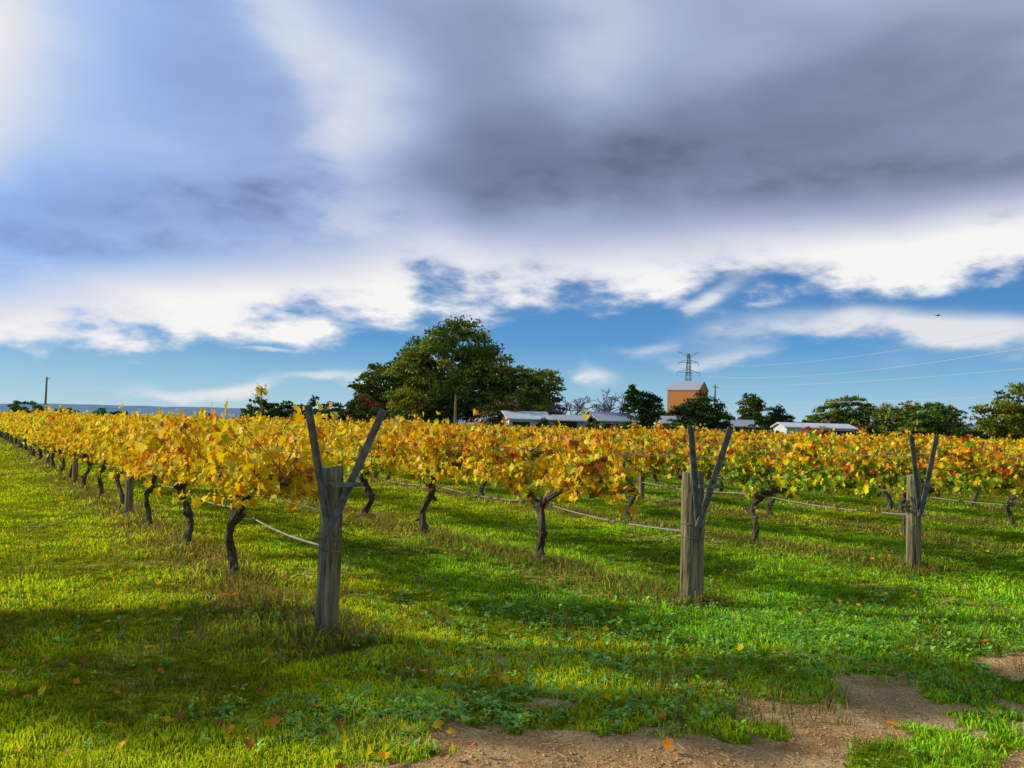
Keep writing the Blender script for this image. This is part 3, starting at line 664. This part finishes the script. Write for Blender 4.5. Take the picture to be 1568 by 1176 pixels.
def bird():
    A=Acc()
    acc_tube(A,[(-.17,0,0),(-.1,0,.01),(0,0,0),(.1,0,.0),(.15,0,.01),(.19,0,0)],[.012,.035,.045,.032,.026,.005],8)
    for s in (-1,1):
        A.add([(.06,s*.03,.02),(-.05,s*.03,.02),(-.07,s*.17,.07),(.04,s*.17,.08),(-.08,s*.3,.05),(-.03,s*.31,.05)],[(0,1,2,3),(3,2,4,5)])
    A.add([(-.14,-.02,0),(-.14,.02,0),(-.27,.05,0),(-.27,-.05,0)],[(0,1,2,3)])
    add_obj('bird',A.mesh('bird',[M_dark]),(30.6,60,10.5),.3,1.0)
bird()
# ---------------------------------------------------------------- hills
def hills(name,x0,x1,y,hf,seed,cols):
    n=220; m=10; x=np.linspace(x0,x1,n); V=[];
    prof=hf*(.35+.65*fbm(x/900,x*0+seed,seed,5))*np.sin(np.linspace(0,math.pi,n))**.35
    for j in range(m):
        f=math.sin(j/(m-1)*math.pi/2); V.append(np.c_[x,np.full(n,y+j*90.)+60*vnoise(x/200,x*0+j,seed+j),prof*f-1])
    V=np.concatenate(V); i=np.arange(n-1); F=np.concatenate([np.c_[j*n+i,j*n+i+1,(j+1)*n+i+1,(j+1)*n+i] for j in range(m-1)])
    mt=mat_simple(name+'_mat',cols,.01,bump=0,rough=1,coord='Object',spec=0)  # bluish cols paint the distance haze into the hill colour
    add_obj(name,mesh_np(name,V,[(F,0)],[mt],smooth=True))
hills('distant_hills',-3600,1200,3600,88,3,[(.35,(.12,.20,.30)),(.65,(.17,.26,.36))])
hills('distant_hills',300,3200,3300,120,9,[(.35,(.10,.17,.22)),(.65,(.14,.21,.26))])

# ---------------------------------------------------------------- sky
w=bpy.data.worlds.new('World'); scene.world=w; w.use_nodes=True; nt=w.node_tree; nt.nodes.clear()
out=nt.nodes.new('ShaderNodeOutputWorld'); bg=nt.nodes.new('ShaderNodeBackground'); bg.inputs[1].default_value=.1
sky=nt.nodes.new('ShaderNodeTexSky'); sky.sky_type='NISHITA'; sky.sun_disc=False; sky.sun_elevation=SUN_EL; sky.sun_rotation=SUN_AZ % (2*math.pi)
sky.ozone_density=4.0; sky.air_density=1.0; sky.dust_density=.2
tc=nt.nodes.new('ShaderNodeTexCoord'); sp=nt.nodes.new('ShaderNodeSeparateXYZ'); nt.links.new(tc.outputs['Generated'],sp.inputs[0])
dx,dy,dz=[S(nt,sp.outputs[i]) for i in range(3)]
blue=ramp(nt,dz.mx(0.0).k,[(0,(4.6,6.8,7.8)),(.045,(2.6,5.4,7.6)),(.10,(.75,3.1,6.6)),(.2,(.45,1.9,5.0)),(.5,(.35,1.2,3.6))])
clear=mixc(nt,.82,sky.outputs[0],blue.outputs[0])
yy=dy.mx(.10); U=(dx/yy).mx(-2.0).mn(2.0); Vv=dz/yy
def wn(scale,stretch,detail,rough,rot=0,off=(0,0,0),dist=0):
    mp=nt.nodes.new('ShaderNodeMapping'); mp.inputs['Scale'].default_value=stretch; mp.inputs['Rotation'].default_value=(0,rot,0); mp.inputs['Location'].default_value=off
    nt.links.new(tc.outputs['Generated'],mp.inputs[0])
    return S(nt,noise_tex(nt,scale,detail,rough,mp.outputs[0],dist).outputs[0])-.5
nA=wn(3.0,(1,1,2.4),2,.5,.16,(3.1,0,.7)); nB=wn(8.0,(1,1,2.5),5,.56,.25,(1.3,5,0)); nD=wn(3.4,(1,1,2.0),2.5,.5,.12,(13.1,4,2.7))
Uw=U+nA*.28+nB*.09; Vw=Vv+nD*.16+nB*.045
def G(u0,v0,a,b,th,u=None,v=None):
    u=Uw if u is None else u; v=Vw if v is None else v
    c,s=math.cos(th),math.sin(th); du=u-u0; dv=v-v0
    p=(du*c+dv*s)/a; q=(dv*c-du*s)/b
    return (-(p*p+q*q)).exp()
edge=U*.115+.136
rel=Vv-edge+nA*.08+nB*.21
mask=rel.sm(-.012,.034)
near=(rel*-1.0+.22).sm(0.0,.16)
band=(rel-.045)/.048
white=(-(band*band)).exp()*.44
streak=G(-.66,.47,.13,.17,0)*.48+G(-.25,.42,.055,.26,.5)*.32+G(.07,.48,.09,.10,-.6)*.22+G(-.42,.16,.16,.03,.1)*.15+G(.55,.25,.22,.03,.15)*.24
dark=G(.38,.35,.38,.11,.06)*.28+G(.0,.31,.20,.05,0)*.22+G(-.45,.26,.2,.06,0)*.10
wv=(white+streak-dark+nA*.28+nD*.26+nB*(near*1.45+.16)+.40)
wv=wv.mx(0.0).mn(1.0)
cr=ramp(nt,wv.k,[(0,(1.35,1.6,2.5)),(.22,(2.2,2.65,4.1)),(.45,(3.7,4.4,6.3)),(.72,(6.5,6.9,7.9)),(1,(9.3,9.25,9.1))])
tint=ramp(nt,(U+.6)._m('MULTIPLY',.9).mx(0.0).mn(1.0).k,[(0,(.80,1.06,1.32)),(.5,(1,1.01,1.03)),(1,(1.04,1.0,.96))])
tw=mixc(nt,wv.sm(.4,.85).k,tint.outputs[0],(1.0,1.0,1.0))
cc=mixc(nt,1.0,cr.outputs[0],tw,'MULTIPLY')
low=(G(.50,.135,.20,.020,.05)*1.1+G(-.28,.030,.22,.010,.03)*.75+G(.065,.066,.035,.014,-.2)*.9+G(.25,.165,.04,.014,.2)*1.0+G(-.27,.085,.05,.006,-.1)*.6+G(.15,.112,.05,.006,.1)*.45+G(.3,.10,.2,.008,0)*.35)
low=(low*(nB*3.6+1.0)).mx(0.0).mn(1.0)
lm=low.sm(.05,.9)*.9
c1=mixc(nt,lm.k,clear,(8.2,8.2,8.3))
c2=mixc(nt,mask.k,c1,cc)
nt.links.new(c2,bg.inputs[0]); nt.links.new(bg.outputs[0],out.inputs[0])

# ---------------------------------------------------------------- sun, camera
sv=Vector((math.sin(SUN_AZ)*math.cos(SUN_EL),math.cos(SUN_AZ)*math.cos(SUN_EL),math.sin(SUN_EL)))
sl=bpy.data.lights.new('sun','SUN'); sl.energy=5; sl.angle=math.radians(.5); sl.color=(1,.94,.75)
so=bpy.data.objects.new('sun',sl); scene.collection.objects.link(so); so.rotation_euler=sv.to_track_quat('Z','Y').to_euler()
cam=bpy.data.cameras.new('camera'); cam.sensor_width=36; cam.lens=29.4; cam.clip_end=20000; cam.clip_start=.05
co=bpy.data.objects.new('camera',cam); scene.collection.objects.link(co)
co.matrix_world=Matrix.Translation((0,0,CAM_H))@Matrix.Rotation(math.radians(92.9),4,'X')@Matrix.Rotation(math.radians(1.6),4,'Z')
scene.camera=co
scene.view_settings.view_transform='Standard'; scene.view_settings.look='None'; scene.view_settings.exposure=0
